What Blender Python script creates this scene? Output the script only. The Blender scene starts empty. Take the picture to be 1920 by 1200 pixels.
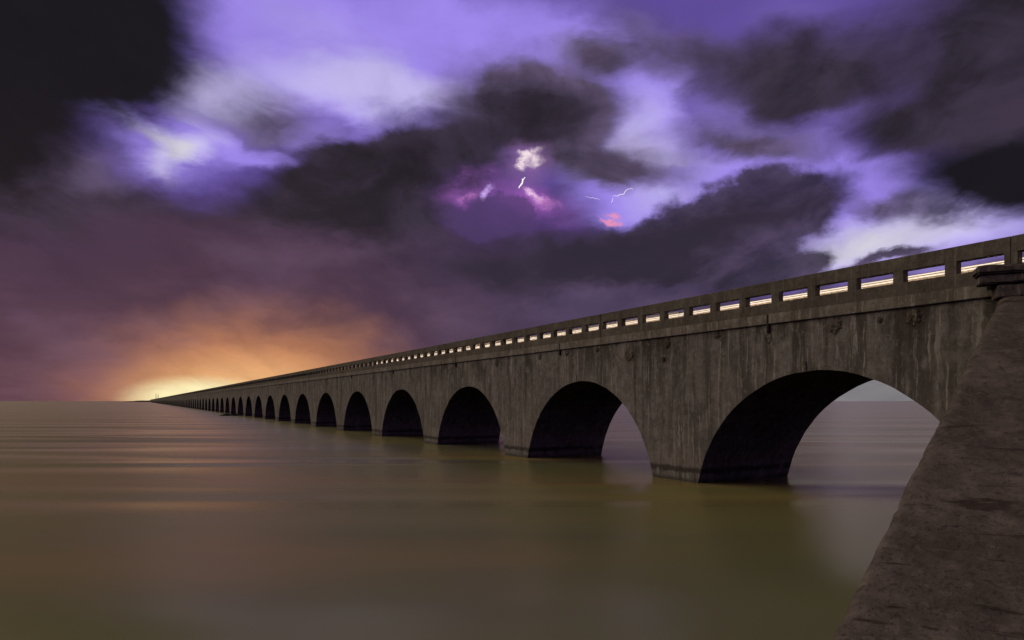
import bpy, bmesh, math, random
from mathutils import Vector, Matrix, noise

random.seed(7)
scene = bpy.context.scene
COL = scene.collection
RAD = math.radians

# ------------------------------------------------------------------ camera
FPX, HOR, CX, CAMH = 1280.0, 752.0, 960.0, 3.15
cam_d = bpy.data.cameras.new('camera')
cam = bpy.data.objects.new('camera', cam_d)
COL.objects.link(cam)
cam.location = (0, 0, CAMH)
cam.rotation_euler = (RAD(90), 0, 0)
cam_d.sensor_width = 36.0
cam_d.lens = 24.0
cam_d.shift_y = (HOR - 600.0) / 1920.0
cam_d.clip_start = 0.1
cam_d.clip_end = 120000
scene.camera = cam

# ------------------------------------------------------------------ render / view
scene.render.engine = 'CYCLES'
scene.cycles.use_denoising = True
scene.cycles.max_bounces = 4
scene.cycles.diffuse_bounces = 0
scene.cycles.glossy_bounces = 2
scene.cycles.use_adaptive_sampling = True
scene.cycles.adaptive_threshold = 0.015
scene.cycles.adaptive_min_samples = 10
scene.cycles.sample_clamp_indirect = 4.0
scene.view_settings.view_transform = 'Standard'
scene.view_settings.look = 'None'
scene.view_settings.exposure = 0.0
scene.view_settings.gamma = 1.0
scene.view_settings.use_curve_mapping = False


def lin(c):
    out = []
    for v in c[:3]:
        v = v / 255.0
        out.append(v / 12.92 if v <= 0.04045 else ((v + 0.055) / 1.055) ** 2.4)
    return (out[0], out[1], out[2], 1.0)


class NT:
    """small helper round a node tree"""
    def __init__(self, tree):
        self.t = tree
        tree.nodes.clear()

    def n(self, kind, **props):
        nd = self.t.nodes.new(kind)
        for k, v in props.items():
            setattr(nd, k, v)
        return nd

    def put(self, sock, val):
        if isinstance(val, bpy.types.NodeSocket):
            self.t.links.new(val, sock)
        else:
            sock.default_value = val

    def math(self, op, a, b=0.0, c=0.0, clamp=False):
        nd = self.n('ShaderNodeMath', operation=op, use_clamp=clamp)
        self.put(nd.inputs[0], a); self.put(nd.inputs[1], b); self.put(nd.inputs[2], c)
        return nd.outputs[0]

    def vec(self, op, a, b=(0, 0, 0), scale=None):
        nd = self.n('ShaderNodeVectorMath', operation=op)
        self.put(nd.inputs[0], a); self.put(nd.inputs[1], b)
        if scale is not None:
            self.put(nd.inputs['Scale'], scale)
        return nd.outputs['Value'] if op in ('DOT_PRODUCT', 'LENGTH') else nd.outputs[0]

    def mix(self, fac, a, b, blend='MIX'):
        nd = self.n('ShaderNodeMix', data_type='RGBA', blend_type=blend)
        self.put(nd.inputs[0], fac); self.put(nd.inputs[6], a); self.put(nd.inputs[7], b)
        return nd.outputs[2]

    def noise(self, vec, scale, detail=3.0, rough=0.5, dist=0.0, color=False):
        nd = self.n('ShaderNodeTexNoise')
        self.put(nd.inputs['Vector'], vec)
        nd.inputs['Scale'].default_value = scale
        nd.inputs['Detail'].default_value = detail
        nd.inputs['Roughness'].default_value = rough
        nd.inputs['Distortion'].default_value = dist
        return nd.outputs['Color'] if color else nd.outputs['Fac']

    def mapr(self, v, a, b, c=0.0, d=1.0, smooth=True):
        nd = self.n('ShaderNodeMapRange', interpolation_type='SMOOTHSTEP' if smooth else 'LINEAR')
        self.put(nd.inputs[0], v)
        for i, x in enumerate((a, b, c, d)):
            self.put(nd.inputs[1 + i], x)
        return nd.outputs[0]

    def mapping(self, vec, loc=(0, 0, 0), rot=(0, 0, 0), scale=(1, 1, 1), kind='POINT'):
        nd = self.n('ShaderNodeMapping', vector_type=kind)
        self.put(nd.inputs['Vector'], vec)
        nd.inputs['Location'].default_value = loc
        nd.inputs['Rotation'].default_value = rot
        nd.inputs['Scale'].default_value = scale
        return nd.outputs[0]

    def ramp(self, fac, stops):
        nd = self.n('ShaderNodeValToRGB')
        self.put(nd.inputs[0], fac)
        el = nd.color_ramp.elements
        while len(el) < len(stops):
            el.new(0.5)
        for e, (p, c) in zip(el, stops):
            e.position = p; e.color = c
        return nd.outputs[0]


# ------------------------------------------------------------------ world: dusk sky with storm clouds
SUN_AZ, SUN_EL = RAD(-75.0), RAD(46.0)
world = bpy.data.worlds.new('World')
scene.world = world
world.use_nodes = True
w = NT(world.node_tree)


def azel(px, py):
    dx = (px - CX) / FPX
    return math.atan(dx), math.atan((HOR - py) / FPX / math.hypot(1.0, dx))


def blob_sum(vec, blobs, start=0.0):
    """sum of soft ellipses; each blob is (x, y, rx, ry, tilt, weight), turned into azimuth and elevation"""
    acc = start
    for (px, py, rx, ry, rot, wt) in blobs:
        a, e = azel(px, py)
        a1, _ = azel(px + 4, py)
        _, e1 = azel(px, py - 4)
        m = w.mapping(vec, (a, e, 0), (0, 0, RAD(-rot)), (rx * (a1 - a) / 4, ry * (e1 - e) / 4, 1.0), 'TEXTURE')
        g = w.n('ShaderNodeTexGradient', gradient_type='SPHERICAL')
        w.put(g.inputs[0], m)
        acc = w.math('MULTIPLY_ADD', g.outputs['Fac'], wt, acc)
    return acc


tc = w.n('ShaderNodeTexCoord')
D0 = w.vec('NORMALIZE', tc.outputs['Generated'])


def to_azel(d):
    s = w.n('ShaderNodeSeparateXYZ'); w.put(s.inputs[0], d)
    az = w.math('ARCTAN2', s.outputs[0], s.outputs[1])
    el = w.math('ARCSINE', w.math('MINIMUM', w.math('MAXIMUM', s.outputs[2], -1.0), 1.0))
    c = w.n('ShaderNodeCombineXYZ'); w.put(c.inputs[0], az); w.put(c.inputs[1], el)
    return az, el, c.outputs[0]


# wind-stretched turbulence that frays the clouds
dst = w.mapping(D0, (0, 0, 0), (0, RAD(14), 0), (1.0, 1.0, 2.1))
n1 = w.vec('SUBTRACT', w.noise(dst, 3.2, 3.0, 0.5, 0.0, True), (0.5, 0.5, 0.5))
n2 = w.vec('SUBTRACT', w.noise(dst, 11.0, 5.0, 0.58, 0.3, True), (0.5, 0.5, 0.5))
Dw = w.vec('NORMALIZE', w.vec('ADD', D0, w.vec('ADD', w.vec('SCALE', n1, scale=0.09), w.vec('SCALE', n2, scale=0.06))))
az0, el0, V0 = to_azel(D0)
az1, el1, V = to_azel(Dw)
Df = w.vec('NORMALIZE', w.vec('ADD', Dw, w.vec('SCALE', w.vec('SUBTRACT', w.noise(D0, 34.0, 4.0, 0.6, 0.0, True), (0.5, 0.5, 0.5)), scale=0.026)))
_, _, VF = to_azel(Df)
fbm = w.noise(dst, 5.0, 6.0, 0.55)
sp = w.n('ShaderNodeSeparateXYZ'); w.put(sp.inputs[0], Dw)
inv = w.math('DIVIDE', 1.0, w.math('ADD', w.math('MAXIMUM', sp.outputs[2], 0.0), 0.14))
cp = w.n('ShaderNodeCombineXYZ')
w.put(cp.inputs[0], w.math('MULTIPLY', sp.outputs[0], inv)); w.put(cp.inputs[1], w.math('MULTIPLY', sp.outputs[1], inv))
wisp = w.noise(w.mapping(cp.outputs[0], (0, 0, 0), (0, 0, RAD(24)), (2.3, 0.75, 1.0)), 1.0, 7.0, 0.62, 0.7)
billow = w.noise(w.mapping(D0, (4, 2, 1), (0, RAD(14), 0), (1, 1, 1.7)), 9.0, 6.0, 0.6, 0.5)
fbm2 = w.noise(w.mapping(D0, (3, 1, 7), (0, 0, 0), (1, 1, 2.6)), 2.1, 5.0, 0.55)
# sky out of view: same weather, darkened so less light reaches under the arches
away = w.math('SUBTRACT', 1.0, w.mapr(blob_sum(V, [(960, 250, 1700, 1100, 0, 1.0)]), 0.12, 0.36))
rnd_bright = w.math('MULTIPLY', w.mapr(fbm2, 0.50, 0.66), w.math('MULTIPLY', away, 0.45))
rnd_dark = w.math('MULTIPLY', w.mapr(fbm2, 0.58, 0.40), w.math('MULTIPLY_ADD', away, 0.9, 0.0))

elN = w.math('ADD', w.math('MULTIPLY', el1, 1.0 / RAD(60)), 0.0)
left = w.ramp(elN, [(0.0, lin((92, 68, 82))), (0.10, lin((84, 60, 80))), (0.22, lin((72, 52, 74))),
                    (0.36, lin((70, 52, 78))), (0.55, lin((86, 68, 110))), (1.0, lin((56, 48, 72)))])
right = w.ramp(elN, [(0.0, lin((118, 112, 118))), (0.08, lin((84, 72, 100))), (0.22, lin((64, 52, 88))),
                     (0.38, lin((88, 72, 128))), (0.55, lin((96, 80, 150))), (1.0, lin((56, 48, 74)))])
c = w.mix(w.mapr(az1, RAD(-16), RAD(12)), left, right)
# slow mottling of the cloud deck
c = w.mix(w.mapr(fbm, 0.40, 0.68, 0.0, 0.45), c, lin((60, 46, 70)))
c = w.mix(w.mapr(fbm, 0.52, 0.30, 0.0, 0.22), c, lin((124, 98, 128)))


def layer(col, colour, blobs, lo, hi, start=0.0, vec=None, top=1.0, fray=0.5):
    s = blob_sum(V if vec is None else vec, blobs, start)
    s = w.math('MULTIPLY_ADD', w.math('SUBTRACT', fbm, 0.5), fray * 0.7, s)
    s = w.math('MULTIPLY_ADD', w.math('SUBTRACT', wisp, 0.5), fray, s)
    s = w.math('MULTIPLY_ADD', w.math('SUBTRACT', billow, 0.5), fray * 0.4, s)
    return w.mix(w.mapr(s, lo, hi, 0.0, top), col, colour)


tone = w.mapr(w.math('MULTIPLY_ADD', billow, 0.5, w.math('MULTIPLY', wisp, 0.5)), 0.38, 0.62)
GREY = w.mix(tone, lin((100, 86, 118)), lin((74, 63, 84)))
DARK = w.mix(tone, lin((62, 52, 70)), lin((42, 36, 46)))
BANK = w.mix(tone, lin((84, 70, 98)), lin((48, 41, 56)))
# purple haze of lit cloud
c = layer(c, lin((97, 77, 156)), [
    (1250, 170, 620, 360, 0, 1.0), (620, 110, 660, 360, 0, 1.1), (1650, 330, 380, 200, 0, 0.9),
    (1500, 40, 420, 200, 0, 0.7), (330, 300, 360, 140, 0, 0.8), (1650, 440, 460, 150, -8, 0.9)], 0.10, 0.75, rnd_bright)
# lavender openings
c = layer(c, lin((160, 138, 238)), [
    (590, 80, 500, 230, 12, 1.3), (800, 150, 260, 180, 0, 1.0), (1010, 55, 300, 170, 16, 1.1),
    (1185, 235, 190, 210, -30, 1.3), (1150, 130, 150, 90, 40, 0.7), (1290, 300, 380, 90, 8, 0.95), (1400, 215, 140, 80, 50, 0.9),
    (300, 272, 220, 100, 12, 0.85), (420, 262, 190, 70, 8, 0.6), (230, 240, 150, 60, 30, 0.5), (595, 278, 70, 48, 10, 1.0), (490, 300, 90, 30, 6, 0.7),
    (1240, 365, 230, 75, -4, 1.0), (1680, 445, 430, 140, -8, 1.3), (1580, 300, 200, 60, 10, 0.6),
    (1560, 215, 150, 70, 0, 0.5), (1660, 360, 120, 80, 0, 0.5), (1500, 20, 260, 110, 0, 0.35)], 0.12, 0.95, w.math('MULTIPLY', rnd_bright, 0.5))
# brightest, nearly white
c = layer(c, lin((208, 198, 246)), [
    (700, 178, 360, 85, 3, 1.15), (400, 182, 230, 70, 16, 1.0), (1200, 245, 150, 130, -30, 0.95), (1090, 70, 150, 60, 25, 0.5),
    (290, 250, 170, 40, 18, 0.75), (345, 284, 140, 34, -14, 0.7), (300, 306, 60, 36, 60, 0.6), (380, 240, 130, 30, 24, 0.4), (1240, 368, 150, 44, -6, 0.7), (1670, 455, 380, 105, -6, 1.25),
    (600, 50, 330, 110, 12, 0.4), (1290, 300, 220, 45, 10, 0.5)], 0.12, 1.05, 0.0, None, 0.85)
c = layer(c, lin((228, 224, 226)), [(285, 260, 100, 24, 18, 0.8), (335, 286, 90, 22, -16, 0.7), (1630, 462, 300, 75, -8, 1.0)], 0.2, 1.2, 0.0, None, 0.8)
# grey cloud bodies
c = layer(c, GREY, [
    (520, 245, 200, 85, 8, 0.65), (960, 170, 240, 170, 0, 1.0), (1060, 215, 210, 120, 20, 1.0), (1180, 320, 220, 60, 6, 0.85),
    (1230, 75, 230, 100, 20, 0.7), (1390, 262, 240, 55, 8, 0.6), (150, 320, 300, 100, 0, 0.8),
    (1130, 95, 150, 55, 20, 0.5), (1700, 250, 160, 110, 20, 0.55), (1640, 388, 120, 40, 8, 0.6), (1490, 140, 330, 170, 0, 0.75),
    (1780, 390, 220, 55, 5, 0.5), (1480, 290, 160, 40, 6, 0.4)], 0.10, 0.85, w.math('MULTIPLY', rnd_dark, 0.6), None, 1.0, 0.36)
# dark clouds
c = layer(c, DARK, [
    (950, 180, 190, 125, 0, 0.8), (1040, 230, 160, 95, 10, 0.75), (800, 300, 330, 135, -10, 1.15), (670, 370, 270, 115, -14, 1.05), (740, 400, 320, 140, 0, 0.9),
    (1460, 128, 270, 120, 4, 1.15), (1510, 190, 160, 80, 0, 0.6), (240, 372, 380, 75, 2, 0.8), (60, 400, 240, 80, 0, 0.8),
    (1230, 60, 150, 70, 20, 0.2), (1690, 245, 110, 70, 0, 0.5), (1940, 60, 500, 460, 0, 1.25), (1830, 220, 260, 200, 0, 0.4)],
    0.10, 0.98, rnd_dark, None, 1.0, 0.22)
# the cauliflower bank over the bridge
c = layer(c, BANK, [
    (1450, 385, 200, 84, -6, 1.2), (1320, 430, 300, 95, -14, 1.2), (1180, 480, 340, 90, -10, 1.0),
    (1420, 465, 180, 90, 0, 1.0), (1512, 502, 70, 46, 0, 0.9), (1650, 497, 100, 26, -8, 0.8), (1440, 520, 170, 70, 0, 0.8),
    (1720, 478, 90, 26, -8, 0.6)], 0.10, 0.80, 0.0, VF, 0.96, 0.34)
c = layer(c, lin((50, 42, 58)), [(1460, 400, 220, 60, -4, 0.7), (1300, 440, 260, 60, -14, 0.7), (1120, 470, 300, 80, -6, 0.8), (1180, 520, 400, 80, 0, 0.6), (900, 500, 300, 90, 0, 0.5)], 0.1, 1.1)
# blackest cloud
c = layer(c, lin((26, 23, 30)), [
    (40, 50, 520, 330, 0, 1.4), (200, 50, 360, 220, -30, 0.6), (0, 290, 200, 150, 0, 0.9), (800, 300, 260, 100, -10, 0.6),
    (1850, 330, 270, 105, 0, 1.25), (1940, 310, 170, 120, 0, 0.7), (1480, 130, 200, 80, 0, 0.45)], 0.15, 1.05)

# sunset glow low over the far end of the bridge
gl = blob_sum(V, [(490, 765, 430, 240, 0, 1.0)])
gl = w.math('MULTIPLY', gl, w.math('MULTIPLY_ADD', fbm, 0.9, 0.55))
c = w.mix(w.mapr(gl, 0.04, 0.78, 0.0, 0.9), c, lin((212, 142, 98)))
c = w.mix(w.mapr(blob_sum(V0, [(470, 748, 330, 125, 0, 1.0)]), 0.08, 1.05, 0.0, 0.9), c, lin((246, 196, 138)))
c = w.mix(w.mapr(blob_sum(V0, [(375, 748, 180, 54, 0, 1.0)]), 0.08, 0.66), c, lin((255, 244, 190)))
# pale horizon on the right, seen below the bridge
c = w.mix(w.mapr(blob_sum(V0, [(1750, 725, 760, 190, 0, 1.0)]), 0.0, 0.6, 0.0, 0.8), c, lin((134, 132, 135)))

# lightning inside the cloud
c = w.mix(w.mapr(blob_sum(V, [(960, 385, 200, 85, 8, 1.0)]), 0.05, 1.0, 0.0, 0.65), c, lin((104, 68, 150)))
crack = w.math('MULTIPLY_ADD', w.math('SUBTRACT', w.noise(D0, 70.0, 4.0, 0.65, 0.6), 0.5), 1.5, 0.0)


def flash(col, colour, blobs, lo, hi, top=1.0):
    return w.mix(w.mapr(w.math('MULTIPLY', w.math('MULTIPLY_ADD', crack, 1.5, 1.0), blob_sum(VF, blobs)), lo, hi, 0.0, top), col, colour)


c = w.mix(w.mapr(blob_sum(VF, [(872, 352, 75, 32, -10, 0.9), (1005, 376, 120, 48, 18, 1.0), (985, 362, 70, 40, 0, 0.5)]), 0.0, 1.6, 0.0, 0.7), c, lin((180, 104, 204)))
c = flash(c, lin((216, 140, 214)), [(1025, 376, 56, 22, 22, 1.0), (880, 351, 36, 10, -12, 0.7)], 0.15, 1.25, 0.75)
c = flash(c, lin((204, 170, 246)), [(915, 349, 16, 16, 0, 1.0)], 0.1, 0.9)
c = w.mix(w.mapr(blob_sum(VF, [(982, 306, 85, 55, 0, 1.0)]), 0.1, 1.2, 0.0, 0.8), c, lin((150, 108, 168)))
c = flash(c, lin((254, 232, 240)), [(986, 300, 40, 14, -22, 1.0), (974, 311, 20, 16, 40, 0.8)], 0.12, 1.5)
c = flash(c, lin((240, 150, 184)), [(1140, 399, 26, 11, 0, 1.0)], 0.1, 0.9, 0.9)
c = flash(c, lin((240, 196, 236)), [(1000, 360, 44, 12, 34, 1.0)], 0.15, 1.0)
# a small heap of cloud standing in front of the flash
c = w.mix(w.mapr(w.math('MULTIPLY_ADD', crack, 0.25, blob_sum(VF, [(955, 395, 110, 62, 8, 1.0), (900, 400, 110, 60, 0, 0.7)])), 0.30, 0.60, 0.0, 0.75), c, lin((78, 58, 104)))

# uneven thickness of the cloud deck
c = w.mix(1.0, c, w.ramp(w.math('MULTIPLY_ADD', wisp, 0.6, w.math('MULTIPLY', billow, 0.4)), [(0.30, (1.16, 1.16, 1.15, 1)), (0.5, (1, 1, 1, 1)), (0.70, (0.78, 0.78, 0.81, 1))]), 'MULTIPLY')

sky = w.n('ShaderNodeTexSky', sky_type='NISHITA')
sky.sun_disc = False
sky.sun_elevation = RAD(1.0)
sky.sun_rotation = RAD(-27.0)
bg_sky = w.n('ShaderNodeBackground'); w.put(bg_sky.inputs[0], sky.outputs[0]); bg_sky.inputs[1].default_value = 0.05
bg = w.n('ShaderNodeBackground'); w.put(bg.inputs[0], c); bg.inputs[1].default_value = 0.97
mixs = w.n('ShaderNodeMixShader'); mixs.inputs[0].default_value = 0.96
w.t.links.new(bg_sky.outputs[0], mixs.inputs[1]); w.t.links.new(bg.outputs[0], mixs.inputs[2])
wo = w.n('ShaderNodeOutputWorld'); w.t.links.new(mixs.outputs[0], wo.inputs[0])
world.cycles.sampling_method = 'MANUAL'
world.cycles.sample_map_resolution = 512

# ------------------------------------------------------------------ sun
sun_d = bpy.data.lights.new('sun', 'SUN')
sun_d.energy = 0.85
sun_d.angle = RAD(60)
sun_d.color = (1.0, 0.88, 0.64)
sun = bpy.data.objects.new('sun', sun_d)
COL.objects.link(sun)
sdir = Vector((math.sin(SUN_AZ) * math.cos(SUN_EL), math.cos(SUN_AZ) * math.cos(SUN_EL), math.sin(SUN_EL)))
sun.rotation_euler = sdir.to_track_quat('Z', 'Y').to_euler()
sun.location = (-20, 20, 40)

# ------------------------------------------------------------------ helpers


def tag(o, label=None, cat=None, group=None, kind=None):
    for k, v in (('label', label), ('category', cat), ('group', group), ('kind', kind)):
        if v:
            o[k] = v
    return o


def link(name, mesh, mat, parent=None):
    o = bpy.data.objects.new(name, mesh)
    COL.objects.link(o)
    if mat and not mesh.materials:
        mesh.materials.append(mat)
    if parent:
        o.parent = parent
    return o


def mesh_from(name, verts, faces, smooth=False):
    m = bpy.data.meshes.new(name)
    m.from_pydata([tuple(v) for v in verts], [], faces)
    bm = bmesh.new(); bm.from_mesh(m)
    bmesh.ops.remove_doubles(bm, verts=bm.verts, dist=1e-4)
    bmesh.ops.recalc_face_normals(bm, faces=bm.faces)
    bm.to_mesh(m); bm.free()
    if smooth:
        for p in m.polygons:
            p.use_smooth = True
    return m


def box_mesh(name, x0, x1, y0, y1, z0, z1, bevel=0.0, seg=2):
    bm = bmesh.new()
    bmesh.ops.create_cube(bm, size=1.0)
    for v in bm.verts:
        v.co = Vector(((x0 + x1) / 2 + v.co.x * (x1 - x0), (y0 + y1) / 2 + v.co.y * (y1 - y0), (z0 + z1) / 2 + v.co.z * (z1 - z0)))
    if bevel:
        bmesh.ops.bevel(bm, geom=list(bm.edges), offset=bevel, segments=seg, affect='EDGES')
    m = bpy.data.meshes.new(name)
    bm.to_mesh(m); bm.free()
    return m


def empty(name, loc, rz=0.0):
    o = bpy.data.objects.new(name, None)
    COL.objects.link(o)
    o.location = loc
    o.rotation_euler = (0, 0, rz)
    return o


# ------------------------------------------------------------------ bridge frame
THETA = math.atan((268.0 - CX) / FPX)          # bridge direction against the view axis
U = 21.3                                       # where the face line passes the camera's own depth
DIST = U * math.cos(THETA)
L = 13.18                                      # pier to pier
W = 5.0
R_ARC, Z_CROWN = 5.43, 4.12
Z_CEN = Z_CROWN - R_ARC
Z_COR0, Z_COR1, Z_RAIL = 5.76, 6.11, 7.20
S_PIER = 1.36 * L                             # first pier, hidden by the slope wall
N_BAY = 175

viaduct = empty('arch_viaduct', (U, 0, 0), RAD(90) - THETA)
tag(viaduct, 'long weathered concrete bridge of many round arches running out to the horizon', 'bridge')


def s_at(px):
    return FPX * DIST / ((px - 268.0) * math.cos(THETA) ** 2)


def z_at(px, py):
    return CAMH + (HOR - py) / (px - 268.0) * U


# ------------------------------------------------------------------ materials
def concrete(name, ref, light, dark, stain, streak=1.0, bump=0.5, speck=0.6, tide=False, axis_scale=(1, 1, 1), top_stain=False, drip=True):
    m = bpy.data.materials.new(name)
    m.use_nodes = True
    k = NT(m.node_tree)
    t = k.n('ShaderNodeTexCoord')
    if ref is not None:
        t.object = ref
    P = k.mapping(t.outputs['Object'], (0, 0, 0), (0, 0, 0), axis_scale)
    sep = k.n('ShaderNodeSeparateXYZ'); k.put(sep.inputs[0], t.outputs['Object'])
    z = sep.outputs[2]
    big = k.noise(P, 0.45, 5, 0.6)
    mid = k.noise(P, 2.3, 6, 0.62, 0.4)
    fine = k.noise(P, 15.0, 5, 0.75)
    blot = k.noise(P, 5.5, 6, 0.7, 0.6)
    grain = k.noise(P, 60.0, 3, 0.7)
    wob = k.vec('ADD', P, k.vec('SCALE', k.noise(P, 1.4, 3, 0.5, 0, True), scale=0.22))
    st1 = k.noise(k.mapping(wob, (0, 0, 0), (0, 0, 0), (2.6, 2.6, 0.16)), 1.0, 5, 0.62)
    st2 = k.noise(k.mapping(wob, (9, 4, 2), (0, 0, 0), (8.0, 8.0, 0.30)), 1.0, 4, 0.6)
    st3 = k.noise(k.mapping(wob, (3, 14, 5), (0, 0, 0), (19.0, 19.0, 0.5)), 1.0, 3, 0.6)
    col = k.mix(k.mapr(mid, 0.30, 0.70), light, dark)
    col = k.mix(k.mapr(big, 0.42, 0.66, 0.0, 0.55), col, tuple(v * 0.62 for v in dark[:3]) + (1,))
    if drip:
        col = k.mix(k.mapr(st1, 0.48, 0.64, 0.0, 0.8 * streak), col, stain)
        col = k.mix(k.mapr(st2, 0.56, 0.74, 0.0, 0.6 * streak), col, tuple(v * 0.55 for v in stain[:3]) + (1,))
        col = k.mix(k.mapr(st2, 0.46, 0.31, 0.0, 0.85 * streak), col, tuple(min(1, v * 1.6) for v in light[:3]) + (1,))
        col = k.mix(k.math('MULTIPLY', k.mapr(st3, 0.56, 0.68, 0.0, 0.7 * streak), k.mapr(big, 0.48, 0.62)), col, tuple(v * 0.6 for v in stain[:3]) + (1,))
    if top_stain:
        # soot and rust that has run down from the cornice joints
        run = k.noise(k.mapping(wob, (1, 2, 3), (0, 0, 0), (1.3, 1.3, 0.45)), 1.0, 5, 0.65)
        hgt = k.mapr(z, 3.3, 5.9)
        col = k.mix(k.math('MULTIPLY', k.mapr(run, 0.47, 0.62), k.math('MULTIPLY', hgt, 0.8)), col, (0.055, 0.036, 0.022, 1))
    if tide:
        wz = k.math('MULTIPLY_ADD', k.math('SUBTRACT', mid, 0.5), 0.25, z)
        band = k.math('MULTIPLY', k.mapr(wz, 0.30, 0.40), k.mapr(wz, 0.62, 0.50))
        col = k.mix(k.math('MULTIPLY', band, 0.85), col, (0.035, 0.020, 0.012, 1))
        salt = k.math('MULTIPLY', k.mapr(wz, 0.55, 0.7), k.mapr(wz, 1.7, 0.9))
        col = k.mix(k.math('MULTIPLY', salt, k.mapr(fine, 0.38, 0.6, 0.0, 0.55)), col, (0.52, 0.45, 0.36, 1))
        col = k.mix(k.mapr(wz, 0.22, 0.02, 0.0, 0.8), col, (0.06, 0.05, 0.035, 1))
    col = k.mix(k.mapr(blot, 0.50, 0.66, 0.0, 0.55), col, tuple(v * 0.45 for v in dark[:3]) + (1,))
    col = k.mix(k.mapr(blot, 0.46, 0.32, 0.0, 0.45), col, tuple(min(1, v * 1.3) for v in light[:3]) + (1,))
    pat = k.noise(P, 0.8, 4, 0.55, 0.3)
    col = k.mix(k.mapr(pat, 0.58, 0.66, 0.0, 0.35), col, tuple(min(1, v * 1.35) for v in light[:3]) + (1,))
    pit = k.mapr(fine, 0.56, 0.66)
    col = k.mix(k.math('MULTIPLY', pit, 0.55), col, tuple(v * 0.35 for v in dark[:3]) + (1,))
    col = k.mix(k.mapr(grain, 0.38, 0.64, 0.0, speck), col, tuple(v * 0.5 for v in dark[:3]) + (1,))
    hgt = k.math('ADD', k.math('MULTIPLY', mid, 0.5), k.math('MULTIPLY', fine, 0.35))
    hgt = k.math('MULTIPLY_ADD', st3, 0.25, hgt)
    hgt = k.math('MULTIPLY_ADD', pit, -0.3, hgt)
    hgt = k.math('MULTIPLY_ADD', grain, 0.12, hgt)
    b = k.n('ShaderNodeBump'); b.inputs['Strength'].default_value = bump; b.inputs['Distance'].default_value = 0.05
    k.put(b.inputs['Height'], hgt)
    p = k.n('ShaderNodeBsdfPrincipled')
    k.put(p.inputs['Base Color'], col)
    p.inputs['Roughness'].default_value = 0.92
    p.inputs['Specular IOR Level'].default_value = 0.2
    k.put(p.inputs['Normal'], b.outputs[0])
    o = k.n('ShaderNodeOutputMaterial'); k.t.links.new(p.outputs[0], o.inputs[0])
    return m


def plain(name, col, rough=0.8, emit=None, strength=0.0, var=0.25, scale=3.0):
    m = bpy.data.materials.new(name)
    m.use_nodes = True
    k = NT(m.node_tree)
    t = k.n('ShaderNodeTexCoord')
    f = k.noise(t.outputs['Object'], scale, 5, 0.6)
    c2 = tuple(v * (1 - var) for v in col[:3]) + (1,)
    p = k.n('ShaderNodeBsdfPrincipled')
    k.put(p.inputs['Base Color'], k.mix(k.mapr(f, 0.3, 0.7), tuple(col[:3]) + (1,), c2))
    p.inputs['Roughness'].default_value = rough
    if emit:
        p.inputs['Emission Color'].default_value = tuple(emit) + (1,)
        p.inputs['Emission Strength'].default_value = strength
    o = k.n('ShaderNodeOutputMaterial'); k.t.links.new(p.outputs[0], o.inputs[0])
    return m


M_WALL = concrete('spandrel_concrete', viaduct, (0.52, 0.47, 0.40, 1), (0.31, 0.275, 0.23, 1), (0.14, 0.112, 0.086, 1), 1.0, 0.9, tide=True, top_stain=True)
M_PAR = concrete('parapet_concrete', viaduct, (0.34, 0.30, 0.23, 1), (0.23, 0.20, 0.15, 1), (0.15, 0.125, 0.085, 1), 0.6, 0.6)
M_COR = concrete('cornice_concrete', viaduct, (0.58, 0.52, 0.42, 1), (0.38, 0.33, 0.26, 1), (0.15, 0.115, 0.08, 1), 0.7, 0.9)
M_SPALL = concrete('broken_concrete', viaduct, (0.42, 0.36, 0.28, 1), (0.12, 0.09, 0.065, 1), (0.06, 0.04, 0.03, 1), 0.8, 1.0)
M_ROAD = plain('asphalt', (0.06, 0.055, 0.05), 0.9)
M_BARRIER = plain('painted_barrier', (0.72, 0.62, 0.48), 0.7, var=0.15)
M_FILL = plain('fill_strip', (0.8, 0.7, 0.5), 0.5, (1.0, 0.72, 0.50), 27.0)  # added glow, unseen: lights the far parapet as headlights would
M_TRAIL = plain('light_trail', (0.8, 0.7, 0.55), 0.5, (1.0, 0.86, 0.70), 0.9)  # added glow: bars standing for the streaks of passing cars
M_DARK = plain('near_black', (0.02, 0.017, 0.014), 0.8)  # near-black colour for slots, joint gaps, cap recess and rock

# ------------------------------------------------------------------ water
wm = bpy.data.materials.new('sea_water')
wm.use_nodes = True
k = NT(wm.node_tree)
g = k.n('ShaderNodeNewGeometry')
P = g.outputs['Position']
sw = k.noise(k.mapping(P, (0, 0, 0), (0, 0, RAD(-4)), (0.022, 0.11, 1)), 1.0, 1.0, 0.4, 0.6)
silt_sheen = k.noise(k.mapping(P, (5, 2, 0), (0, 0, RAD(-6)), (0.024, 0.13, 1)), 1.0, 2.5, 0.5, 0.8)  # silt streaks, with the warm reflection on the swells put into their colour
silt2 = k.noise(k.mapping(P, (5, 12, 0), (0, 0, RAD(-20)), (0.03, 0.05, 1)), 1.0, 3, 0.5, 0.5)
wc = k.mix(k.mapr(silt2, 0.32, 0.68), (0.275, 0.245, 0.085, 1), (0.195, 0.195, 0.085, 1))
wc = k.mix(k.mapr(silt_sheen, 0.44, 0.66, 0.0, 0.75), wc, (0.34, 0.24, 0.085, 1))
hh = sw
b = k.n('ShaderNodeBump'); b.inputs['Strength'].default_value = 0.8; b.inputs['Distance'].default_value = 1.7
k.put(b.inputs['Height'], hh)
k.put(b.inputs['Strength'], k.mapr(k.vec('LENGTH', P), 50.0, 350.0, 0.5, 0.02))
dif = k.n('ShaderNodeBsdfDiffuse')
k.put(dif.inputs['Color'], wc)
gls = k.n('ShaderNodeBsdfGlossy')
gls.inputs['Color'].default_value = (0.98, 0.92, 0.62, 1)
gls.inputs['Roughness'].default_value = 0.25
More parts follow.
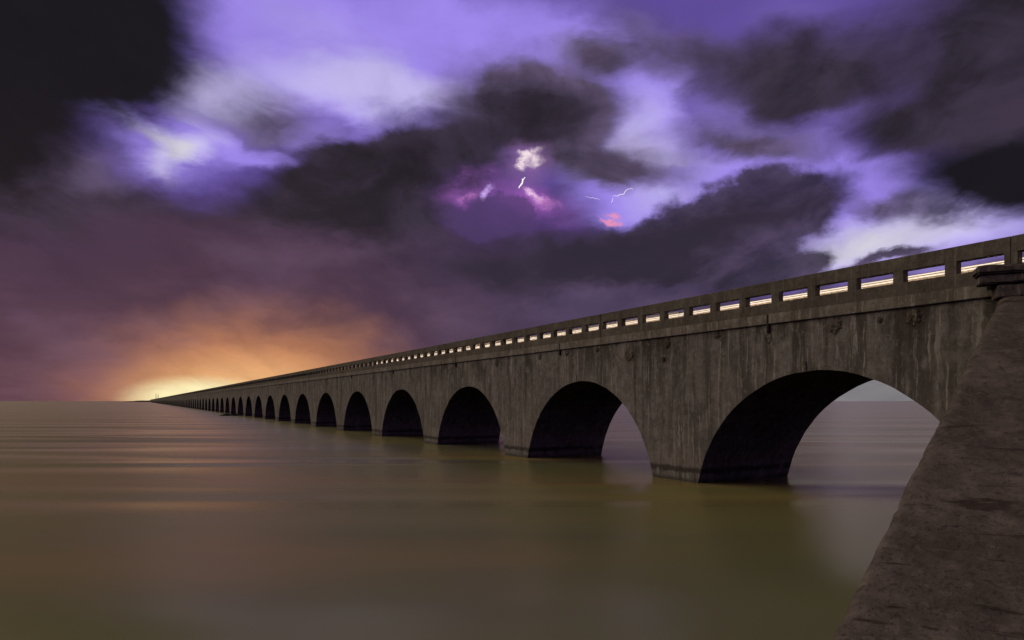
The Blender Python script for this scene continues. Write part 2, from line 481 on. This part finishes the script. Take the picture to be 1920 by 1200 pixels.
k.put(gls.inputs['Normal'], b.outputs[0])
fr = k.n('ShaderNodeFresnel'); fr.inputs['IOR'].default_value = 1.333
k.put(fr.inputs['Normal'], b.outputs[0])
mx = k.n('ShaderNodeMixShader')
k.put(mx.inputs[0], k.math('MULTIPLY', fr.outputs[0], 0.92))
k.t.links.new(dif.outputs[0], mx.inputs[1]); k.t.links.new(gls.outputs[0], mx.inputs[2])
o = k.n('ShaderNodeOutputMaterial'); k.t.links.new(mx.outputs[0], o.inputs[0])
FAR = 60000.0
wmesh = mesh_from('water', [(-FAR, -300, 0), (FAR, -300, 0), (FAR, FAR, 0), (-FAR, FAR, 0)], [(0, 1, 2, 3)])
tag(link('water', wmesh, wm), kind='structure')

# ------------------------------------------------------------------ arch bays
NSEG = 40


def bay_mesh(seed):
    rnd = random.Random(seed)
    cx = L / 2
    arc = []
    for i in range(NSEG + 1):
        a = math.pi * (1 - i / NSEG)
        j = rnd.uniform(-0.012, 0.018) if 0 < i < NSEG else 0.0
        arc.append((cx + (R_ARC + j) * math.cos(a), Z_CEN + (R_ARC + j) * math.sin(a)))
    zb = -1.8
    zt = Z_COR0 - 0.004
    V, F = [], []

    def quad(pts):
        i = len(V); V.extend(pts); F.append(tuple(range(i, i + len(pts))))
    for y in (0.0, -W):
        quad([(0, y, zb), (arc[0][0], y, zb), (arc[0][0], y, arc[0][1]), (arc[0][0], y, zt), (0, y, zt)])
        quad([(arc[-1][0], y, zb), (L, y, zb), (L, y, zt), (arc[-1][0], y, zt), (arc[-1][0], y, arc[-1][1])])
        for (a, bb) in zip(arc[:-1], arc[1:]):
            quad([(a[0], y, a[1]), (bb[0], y, bb[1]), (bb[0], y, zt), (a[0], y, zt)])
    for (a, bb) in zip(arc[:-1], arc[1:]):
        quad([(a[0], 0, a[1]), (a[0], -W, a[1]), (bb[0], -W, bb[1]), (bb[0], 0, bb[1])])
    quad([(arc[0][0], 0, zb), (arc[0][0], -W, zb), (arc[0][0], -W, arc[0][1]), (arc[0][0], 0, arc[0][1])])
    quad([(arc[-1][0], 0, zb), (arc[-1][0], -W, zb), (arc[-1][0], -W, arc[-1][1]), (arc[-1][0], 0, arc[-1][1])])
    return mesh_from('arch_bay', V, F)


bays = [bay_mesh(s) for s in range(4)]
half_pier = L / 2 - R_ARC
plinth = box_mesh('pier_plinth', -half_pier - 0.015, half_pier + 0.015, -W - 0.02, 0.02, -1.9, 0.34, 0.012)
cornice = box_mesh('cornice', 0.012, L - 0.012, -0.25, 0.07, Z_COR0, Z_COR1 - 0.002, 0.018)
cornice_b = box_mesh('cornice', 0.012, L - 0.012, -W - 0.07, -W + 0.25, Z_COR0, Z_COR1 - 0.002, 0.018)
deck = box_mesh('road_deck', 0.0, L, -W + 0.252, -0.252, Z_COR0, Z_COR1 + 0.03)
S_COR = 26.4 - 2 * L
BAYS = []
for i in range(N_BAY):
    s = S_PIER + i * L
    o = link('arch_bay', bays[(i * 3 + i // 5) % 4], M_WALL, viaduct); o.location.x = s
    BAYS.append(o)
    link('pier_plinth', plinth, M_WALL, o)
for i in range(-1, N_BAY + 1):
    for nm, me, mt in (('cornice', cornice, M_COR), ('cornice', cornice_b, M_COR), ('road_deck', deck, M_ROAD)):
        o = link(nm, me, mt, viaduct); o.location.x = S_COR + i * L
# solid abutment behind the slope wall
link('abutment', box_mesh('abutment', S_COR - L, S_PIER - 0.003, -W, -0.003, -1.8, Z_COR0 - 0.004), M_WALL, viaduct)

# ------------------------------------------------------------------ parapets
NOP, PITCH, OPW, PT = 12, 1.4225, 1.13, 0.235
PANEL = NOP * PITCH


def panel_mesh(name, holes=True):
    g0 = 0.006
    xs = [g0]
    solid_x = []
    for i in range(NOP):
        a = i * PITCH + (PITCH - OPW) / 2
        xs += [a, a + OPW]
        solid_x += [True, False]
    xs.append(PANEL - g0); solid_x.append(True)
    zs = [Z_COR1, 6.475, 6.80, Z_RAIL]
    nx, nz = len(xs) - 1, 3
    sol = lambda i, j: 0 <= i < nx and 0 <= j < nz and (not holes or solid_x[i] or j != 1)
    V, F = [], []

    def quad(pts):
        k0 = len(V); V.extend(pts); F.append((k0, k0 + 1, k0 + 2, k0 + 3))
    for i in range(nx):
        for j in range(nz):
            if not sol(i, j):
                continue
            x0, x1, z0, z1 = xs[i], xs[i + 1], zs[j], zs[j + 1]
            for y in (0.0, -PT):
                quad([(x0, y, z0), (x1, y, z0), (x1, y, z1), (x0, y, z1)])
            if not sol(i - 1, j): quad([(x0, 0, z0), (x0, -PT, z0), (x0, -PT, z1), (x0, 0, z1)])
            if not sol(i + 1, j): quad([(x1, 0, z0), (x1, -PT, z0), (x1, -PT, z1), (x1, 0, z1)])
            if not sol(i, j - 1): quad([(x0, 0, z0), (x1, 0, z0), (x1, -PT, z0), (x0, -PT, z0)])
            if not sol(i, j + 1): quad([(x0, 0, z1), (x1, 0, z1), (x1, -PT, z1), (x0, -PT, z1)])
    m = mesh_from(name, V, F)
    bm = bmesh.new(); bm.from_mesh(m)
    ed = [e for e in bm.edges if len(e.link_faces) == 2 and e.calc_face_angle(0) > 0.5]
    bmesh.ops.bevel(bm, geom=ed, offset=0.012, segments=1, affect='EDGES')
    bm.to_mesh(m); bm.free()
    return m


par_mesh = panel_mesh('parapet_panel')
base_mesh = box_mesh('parapet_panel', 0.006, PANEL - 0.006, -PT, 0, Z_COR1, 6.475, 0.012, 1)
coping_mesh = box_mesh('coping', 0.006, PANEL - 0.006, -PT, 0, 6.80, Z_RAIL, 0.012, 1)
post_mesh = box_mesh('post', -(PITCH - OPW) / 2, (PITCH - OPW) / 2, -PT + 0.003, -0.003, 6.455, 6.82)
half_post = box_mesh('post', 0.008, (PITCH - OPW) / 2, -PT + 0.003, -0.003, 6.455, 6.82)


def near_panel(x):
    p_ = link('parapet_panel', base_mesh, M_PAR, viaduct)
    p_.location = (x, random.uniform(-0.006, 0.012), 0)
    link('coping', coping_mesh, M_PAR, p_)
    for q in range(1, NOP):
        c_ = link('post', post_mesh, M_PAR, p_); c_.location.x = q * PITCH
    link('post', half_post, M_PAR, p_)
    c_ = link('post', half_post, M_PAR, p_); c_.location.x = PANEL - (PITCH - OPW) / 2 - 0.008


S_PAR = 19.05
N_PAN = int((S_PIER + N_BAY * L - S_PAR) / PANEL)
far_meshes = [box_mesh('far_parapet_panel', 0.006, PANEL - 0.006, -W, -W + PT, Z_COR1 + 0.001, zz, 0.02) for zz in (7.53, 7.62, 7.78)]  # raised in steps, shaped so the lit face fills the farther openings
for i in range(-1, N_PAN):
    if i < 12:
        near_panel(S_PAR + i * PANEL)
    else:
        o = link('parapet_panel', par_mesh, M_PAR, viaduct); o.location.x = S_PAR + i * PANEL
    o = link('far_parapet_panel', far_meshes[0 if i < 1 else 1 if i < 2 else 2], M_BARRIER, viaduct); o.location.x = S_PAR + i * PANEL
# added in place of car lights: unseen strip and glowing bars behind the openings
strip = box_mesh('fill_strip', 0.3, PANEL - 0.3, -W + PT + 0.75, -W + PT + 0.81, 6.19, 6.24, 0.01)
trail_bar = box_mesh('light_trail', 0.02, PANEL - 0.02, -W + PT + 0.003, -W + PT + 0.05, 7.47, 7.495)
trail_bar2 = box_mesh('light_trail', 0.02, PANEL - 0.02, -W + PT + 0.003, -W + PT + 0.05, 7.385, 7.42)
for i in range(-1, 4):
    o = link('fill_strip', strip, M_FILL, viaduct); o.location.x = S_PAR + i * PANEL
    for me in (trail_bar, trail_bar2):
        o = link('light_trail', me, M_TRAIL, viaduct); o.location.x = S_PAR + i * PANEL

# ------------------------------------------------------------------ broken patches and slots on the near bays


def lump_mesh(name, sx, sy, sz, seed, sub=3, rough=0.5):
    bm = bmesh.new()
    bmesh.ops.create_icosphere(bm, subdivisions=sub, radius=1.0)
    off = Vector((seed * 3.1, seed * 1.7, seed * 5.3))
    for v in bm.verts:
        n = noise.fractal(v.co * 2.4 + off, 0.7, 2.1, 5) * rough
        v.co = v.co * (1 + n)
        v.co = Vector((v.co.x * sx, v.co.y * sy, v.co.z * sz))
    m = bpy.data.meshes.new(name)
    bm.to_mesh(m); bm.free()
    return m


for q, (px, py, ww, hh_) in enumerate([(1441, 634, .16, .20), (1565, 610, .30, .30), (1712, 594, .26, .26), (1180, 664, .34, .34),
                                       (1252, 642, .20, .30), (1345, 628, .22, .16), (1120, 655, .16, .16), (1063, 662, .18, .18),
                                       (1012, 668, .20, .20), (932, 680, .25, .3), (1650, 600, .10, .10), (1245, 674, .12, .14)]):
    o = link('spall_patch', lump_mesh('spall_patch', ww * 0.8, 0.045, hh_ * 0.8, q + 1, 4, 0.42), M_SPALL, BAYS[int((s_at(px) - S_PIER) // L)])
    o.location = ((s_at(px) - S_PIER) % L, 0.0, z_at(px, py))
for q in range(6):
    s = L / 2 + 0.4
    link('drain_slot', box_mesh('drain_slot', s - 0.03, s + 0.03, -0.05, 0.012, Z_CROWN + 0.02, Z_CROWN + 0.30, 0.008), M_DARK, BAYS[q])
    link('joint_gap', box_mesh('joint_gap', 26.4 + (q - 1) * L - 0.05, 26.4 + (q - 1) * L + 0.05, -0.05, 0.078, Z_COR0 - 0.28, Z_COR1 - 0.03, 0.01), M_DARK, viaduct)

# ------------------------------------------------------------------ slope wall in the foreground


def ray(px, py, depth):
    return Vector(((px - CX) / FPX * depth, depth, CAMH + (HOR - py) / FPX * depth))


wing = empty('slope_wall', (11.6, 16.3, 0))
tag(wing, 'dark sloping concrete wall with cracks and a broken cap in the right foreground', 'wall')
M_WING = concrete('slope_concrete', None, (0.25, 0.205, 0.16, 1), (0.15, 0.12, 0.095, 1), (0.07, 0.05, 0.037, 1), 0.9, 0.7, 0.25, drip=False)
# cracks that follow the pour lines
k = NT.__new__(NT); k.t = M_WING.node_tree
pr = [n for n in k.t.nodes if n.type == 'BSDF_PRINCIPLED'][0]
src = pr.inputs['Base Color'].links[0].from_socket
tcn = [n for n in k.t.nodes if n.type == 'TEX_COORD'][0]
E_R = Vector((0.90, -0.436, 0.0)).normalized()
rotv = k.mapping(tcn.outputs['Object'], (0, 0, 0), (0, 0, math.atan2(0.436, 0.90)), (1, 1, 1))
cr = k.noise(k.mapping(rotv, (2, 5, 1), (0, 0, 0), (0.55, 2.6, 4.5)), 1.0, 5, 0.6, 0.5)
cr2 = k.noise(k.mapping(rotv, (7, 1, 4), (0, 0, 0), (1.6, 6.0, 9.0)), 1.0, 4, 0.6, 0.3)
cc = k.mix(k.mapr(cr, 0.60, 0.68, 0.0, 0.7), src, (0.045, 0.03, 0.022, 1))
cc = k.mix(k.mapr(cr2, 0.66, 0.72, 0.0, 0.8), cc, (0.03, 0.02, 0.015, 1))
cc = k.mix(k.mapr(cr, 0.42, 0.30, 0.0, 0.4), cc, (0.31, 0.26, 0.21, 1))
k.put(pr.inputs['Base Color'], cc)

T = ray(1872, 556, 16.3)
B = ray(1545, 1200, 9.0)
rowsN, colsN = 160, 60
TE = 1.30
RA = 0.24
V, F = [], []
cs = [0.0, 0.015, 0.04, 0.08, 0.13, 0.18, 0.24] + [0.24 + 11.5 * ((i + 1) / colsN) ** 1.5 for i in range(colsN)]
inward = Vector((0, 0, -1))
for r in range(rowsN + 1):
    t = TE * r / rowsN
    base = T.lerp(B, t)
    row = []
    edge_j = 0.03 * noise.fractal(Vector((t * 16, 3.3, 0)), 0.6, 2, 6)
    for j, cc_ in enumerate(cs):
        pnt = base + E_R * (cc_ + edge_j * max(0, 1 - cc_))
        drop = 0.0
        if cc_ < RA:
            drop = RA - math.sqrt(max(0, RA * RA - (RA - cc_) ** 2))
        nz = noise.fractal(Vector((pnt.x * 0.55, pnt.y * 0.55, 1.0)), 0.9, 2, 5) * 0.045
        nz += noise.fractal(Vector((cc_ * 0.6, t * 38, 2.0)), 0.9, 2, 4) * 0.022
        pnt.z += nz - drop * 0.9
        row.append(pnt)
    foot = row[0].copy(); foot.z = -2.2
    row.insert(0, foot)
    V.append(row)
nc = len(V[0])
flat = [v - wing.location for row in V for v in row]
for r in range(rowsN):
    for j in range(nc - 1):
        a = r * nc + j
        F.append((a, a + 1, a + nc + 1, a + nc))
wf = mesh_from('wall_face', flat, F, True)
link('wall_face', wf, M_WING, wing)


def slab(name, c0, c1, front, back, z0, z1, bevel, mat, seed=0, wob=0.0):
    """bar along the head of the slope; front / back measured across it"""
    bm = bmesh.new()
    bmesh.ops.create_cube(bm, size=1.0)
    for v in bm.verts:
        v.co = Vector((c0 + (v.co.x + .5) * (c1 - c0), -front + (v.co.y + .5) * (front + back), z0 + (v.co.z + .5) * (z1 - z0)))
    if bevel:
        bmesh.ops.bevel(bm, geom=list(bm.edges), offset=bevel, segments=3, affect='EDGES')
    if wob:
        bmesh.ops.subdivide_edges(bm, edges=[e for e in bm.edges if e.calc_length() > 0.5], cuts=40, use_grid_fill=True)
        for v in bm.verts:
            v.co += Vector((0, noise.fractal(v.co * 3.2 + Vector((seed, 0, 0)), 0.8, 2, 4), noise.fractal(v.co * 2.6 + Vector((0, seed, 0)), 0.8, 2, 4))) * wob
    for v in bm.verts:
        x, y, z = v.co
        wp = Vector((T.x, T.y, 0)) + E_R * x + Vector((-E_R.y, E_R.x, 0)) * y
        v.co = Vector((wp.x, wp.y, z)) - wing.location
    m = bpy.data.meshes.new(name)
    bm.to_mesh(m); bm.free()
    return link(name, m, mat, wing)


zt = lambda py: CAMH + (HOR - py) / FPX * 16.3
M_CAP = concrete('cap_concrete', None, (0.40, 0.34, 0.265, 1), (0.25, 0.205, 0.16, 1), (0.12, 0.09, 0.06, 1), 0.9, 1.0)
slab('ledge', -0.02, 7.0, 0.06, 0.7, T.z - 0.03, zt(535), 0.02, M_CAP, 1, 0.012)
slab('dark_recess', -0.12, 7.0, -0.22, 0.7, zt(536), zt(528), 0.0, M_DARK, 2, 0.03)  # recess under the cap, its shade put in as near-black colour
slab('cap_base', -0.36, 7.0, -0.02, 0.7, zt(529), zt(513), 0.03, M_CAP, 3, 0.03)
slab('cap_slab', -0.45, 7.0, 0.05, 0.7, zt(512.5), zt(496), 0.05, M_CAP, 4, 0.010)

# ------------------------------------------------------------------ far end
isl = []
V, F = [], []
nI = 60
ctr = Vector((-1275.0, 2390.0, 0))
for i in range(nI + 1):
    a = i / nI
    x = -75 + 150 * a
    env = max(0.0, math.sin(math.pi * a)) ** 0.6
    h = env * (5.0 + 3.0 * abs(noise.fractal(Vector((a * 14, 0, 0)), 0.8, 2, 4)))
    for y, f in ((-30, 0.0), (-18, 0.75), (0, 1.0), (25, 0.8), (40, 0.0)):
        V.append((x, y, h * f - 0.3))
for i in range(nI):
    for j in range(4):
        a = i * 5 + j
        F.append((a, a + 1, a + 6, a + 5))
M_SHORE = plain('mangrove', (0.045, 0.04, 0.03), 0.95)
o = link('island', mesh_from('island', V, F), M_SHORE)
o.location = ctr
tag(o, kind='structure')


def mast(px, top, label):
    m0 = ray(px, HOR, 2330.0)
    e = empty('radio_mast', (m0.x, m0.y, 0))
    tag(e, label, 'mast', 'masts at the far end')
    h = CAMH + (HOR - top) / FPX * 2330.0
    bm = bmesh.new()
    bmesh.ops.create_cone(bm, cap_ends=True, segments=8, radius1=1.3, radius2=0.5, depth=h, matrix=Matrix.Translation((0, 0, h / 2)))
    me = bpy.data.meshes.new('pole'); bm.to_mesh(me); bm.free()
    link('pole', me, M_SHORE, e)
    for zz in (0.45, 0.7):
        link('cross_arm', box_mesh('cross_arm', -1.9, 1.9, -.35, .35, h * zz, h * zz + .6), M_SHORE, e)
    link('base_block', box_mesh('base_block', -3.5, 3.5, -3, 3, -1, 9.0, 0.3), M_SHORE, e)


mast(292.5, 737.5, 'left one of two thin masts above the far end of the bridge')
mast(296.5, 739.0, 'right one of two thin masts above the far end of the bridge')

rk = link('rock', lump_mesh('rock', 2.2, 1.0, 0.42, 5, 4, 0.5), M_DARK)
r0 = ray(434, 779.5, FPX * CAMH / 27.5)
rk.location = (r0.x, r0.y, 0.0)
tag(rk, 'low dark rock breaking the water beside a distant pier', 'rock')

# ------------------------------------------------------------------ lightning
M_BOLT = plain('lightning', (1, 1, 1), 0.5, (1.0, 0.93, 1.0), 0.9, 0.0)


def bolt(pts, depth, wpx, label, seed):
    rnd = random.Random(seed)
    P3 = []
    for (a, bb) in zip(pts[:-1], pts[1:]):
        for q in range(4):
            f = q / 4
            P3.append((a[0] + (bb[0] - a[0]) * f + rnd.uniform(-.9, .9), a[1] + (bb[1] - a[1]) * f + rnd.uniform(-.9, .9)))
    P3.append(pts[-1])
    W3 = [ray(x, y, depth + rnd.uniform(-25, 25)) for x, y in P3]
    c0 = W3[0].copy()
    V, F = [], []
    n = len(W3)
    for i, p_ in enumerate(W3):
        d = (W3[min(n - 1, i + 1)] - W3[max(0, i - 1)]).normalized()
        s1 = d.cross(Vector((0, 1, 0))).normalized(); s2 = d.cross(s1)
        r = wpx / FPX * depth * 0.5 * (0.35 + 0.65 * math.sin(math.pi * (i + 0.6) / (n + 0.2)))
        for q in range(6):
            an = q * math.pi / 3
            V.append(p_ - c0 + s1 * r * math.cos(an) + s2 * r * math.sin(an))
    for i in range(n - 1):
        for q in range(6):
            F.append((i * 6 + q, i * 6 + (q + 1) % 6, (i + 1) * 6 + (q + 1) % 6, (i + 1) * 6 + q))
    o = link('lightning_bolt', mesh_from('lightning_bolt', V, F), M_BOLT)
    o.location = c0
    tag(o, label, 'lightning')


bolt([(985, 332), (980, 337), (979, 344), (975, 349), (973, 353)], 9000, 2.6, 'short white lightning bolt under the bright gap in the dark cloud', 1)
bolt([(1186, 353), (1176, 355), (1168, 364), (1158, 367), (1149, 368)], 9000, 1.0, 'thin branching lightning bolt slanting above the grey cloud bank', 2)
bolt([(1150, 371), (1148, 376), (1146, 380)], 9000, 0.6, 'tiny lightning spark just below the slanting bolt', 3)
bolt([(1098, 369), (1110, 371), (1118, 372), (1125, 374)], 9000, 0.5, 'faint flat lightning thread between the two larger bolts', 4)
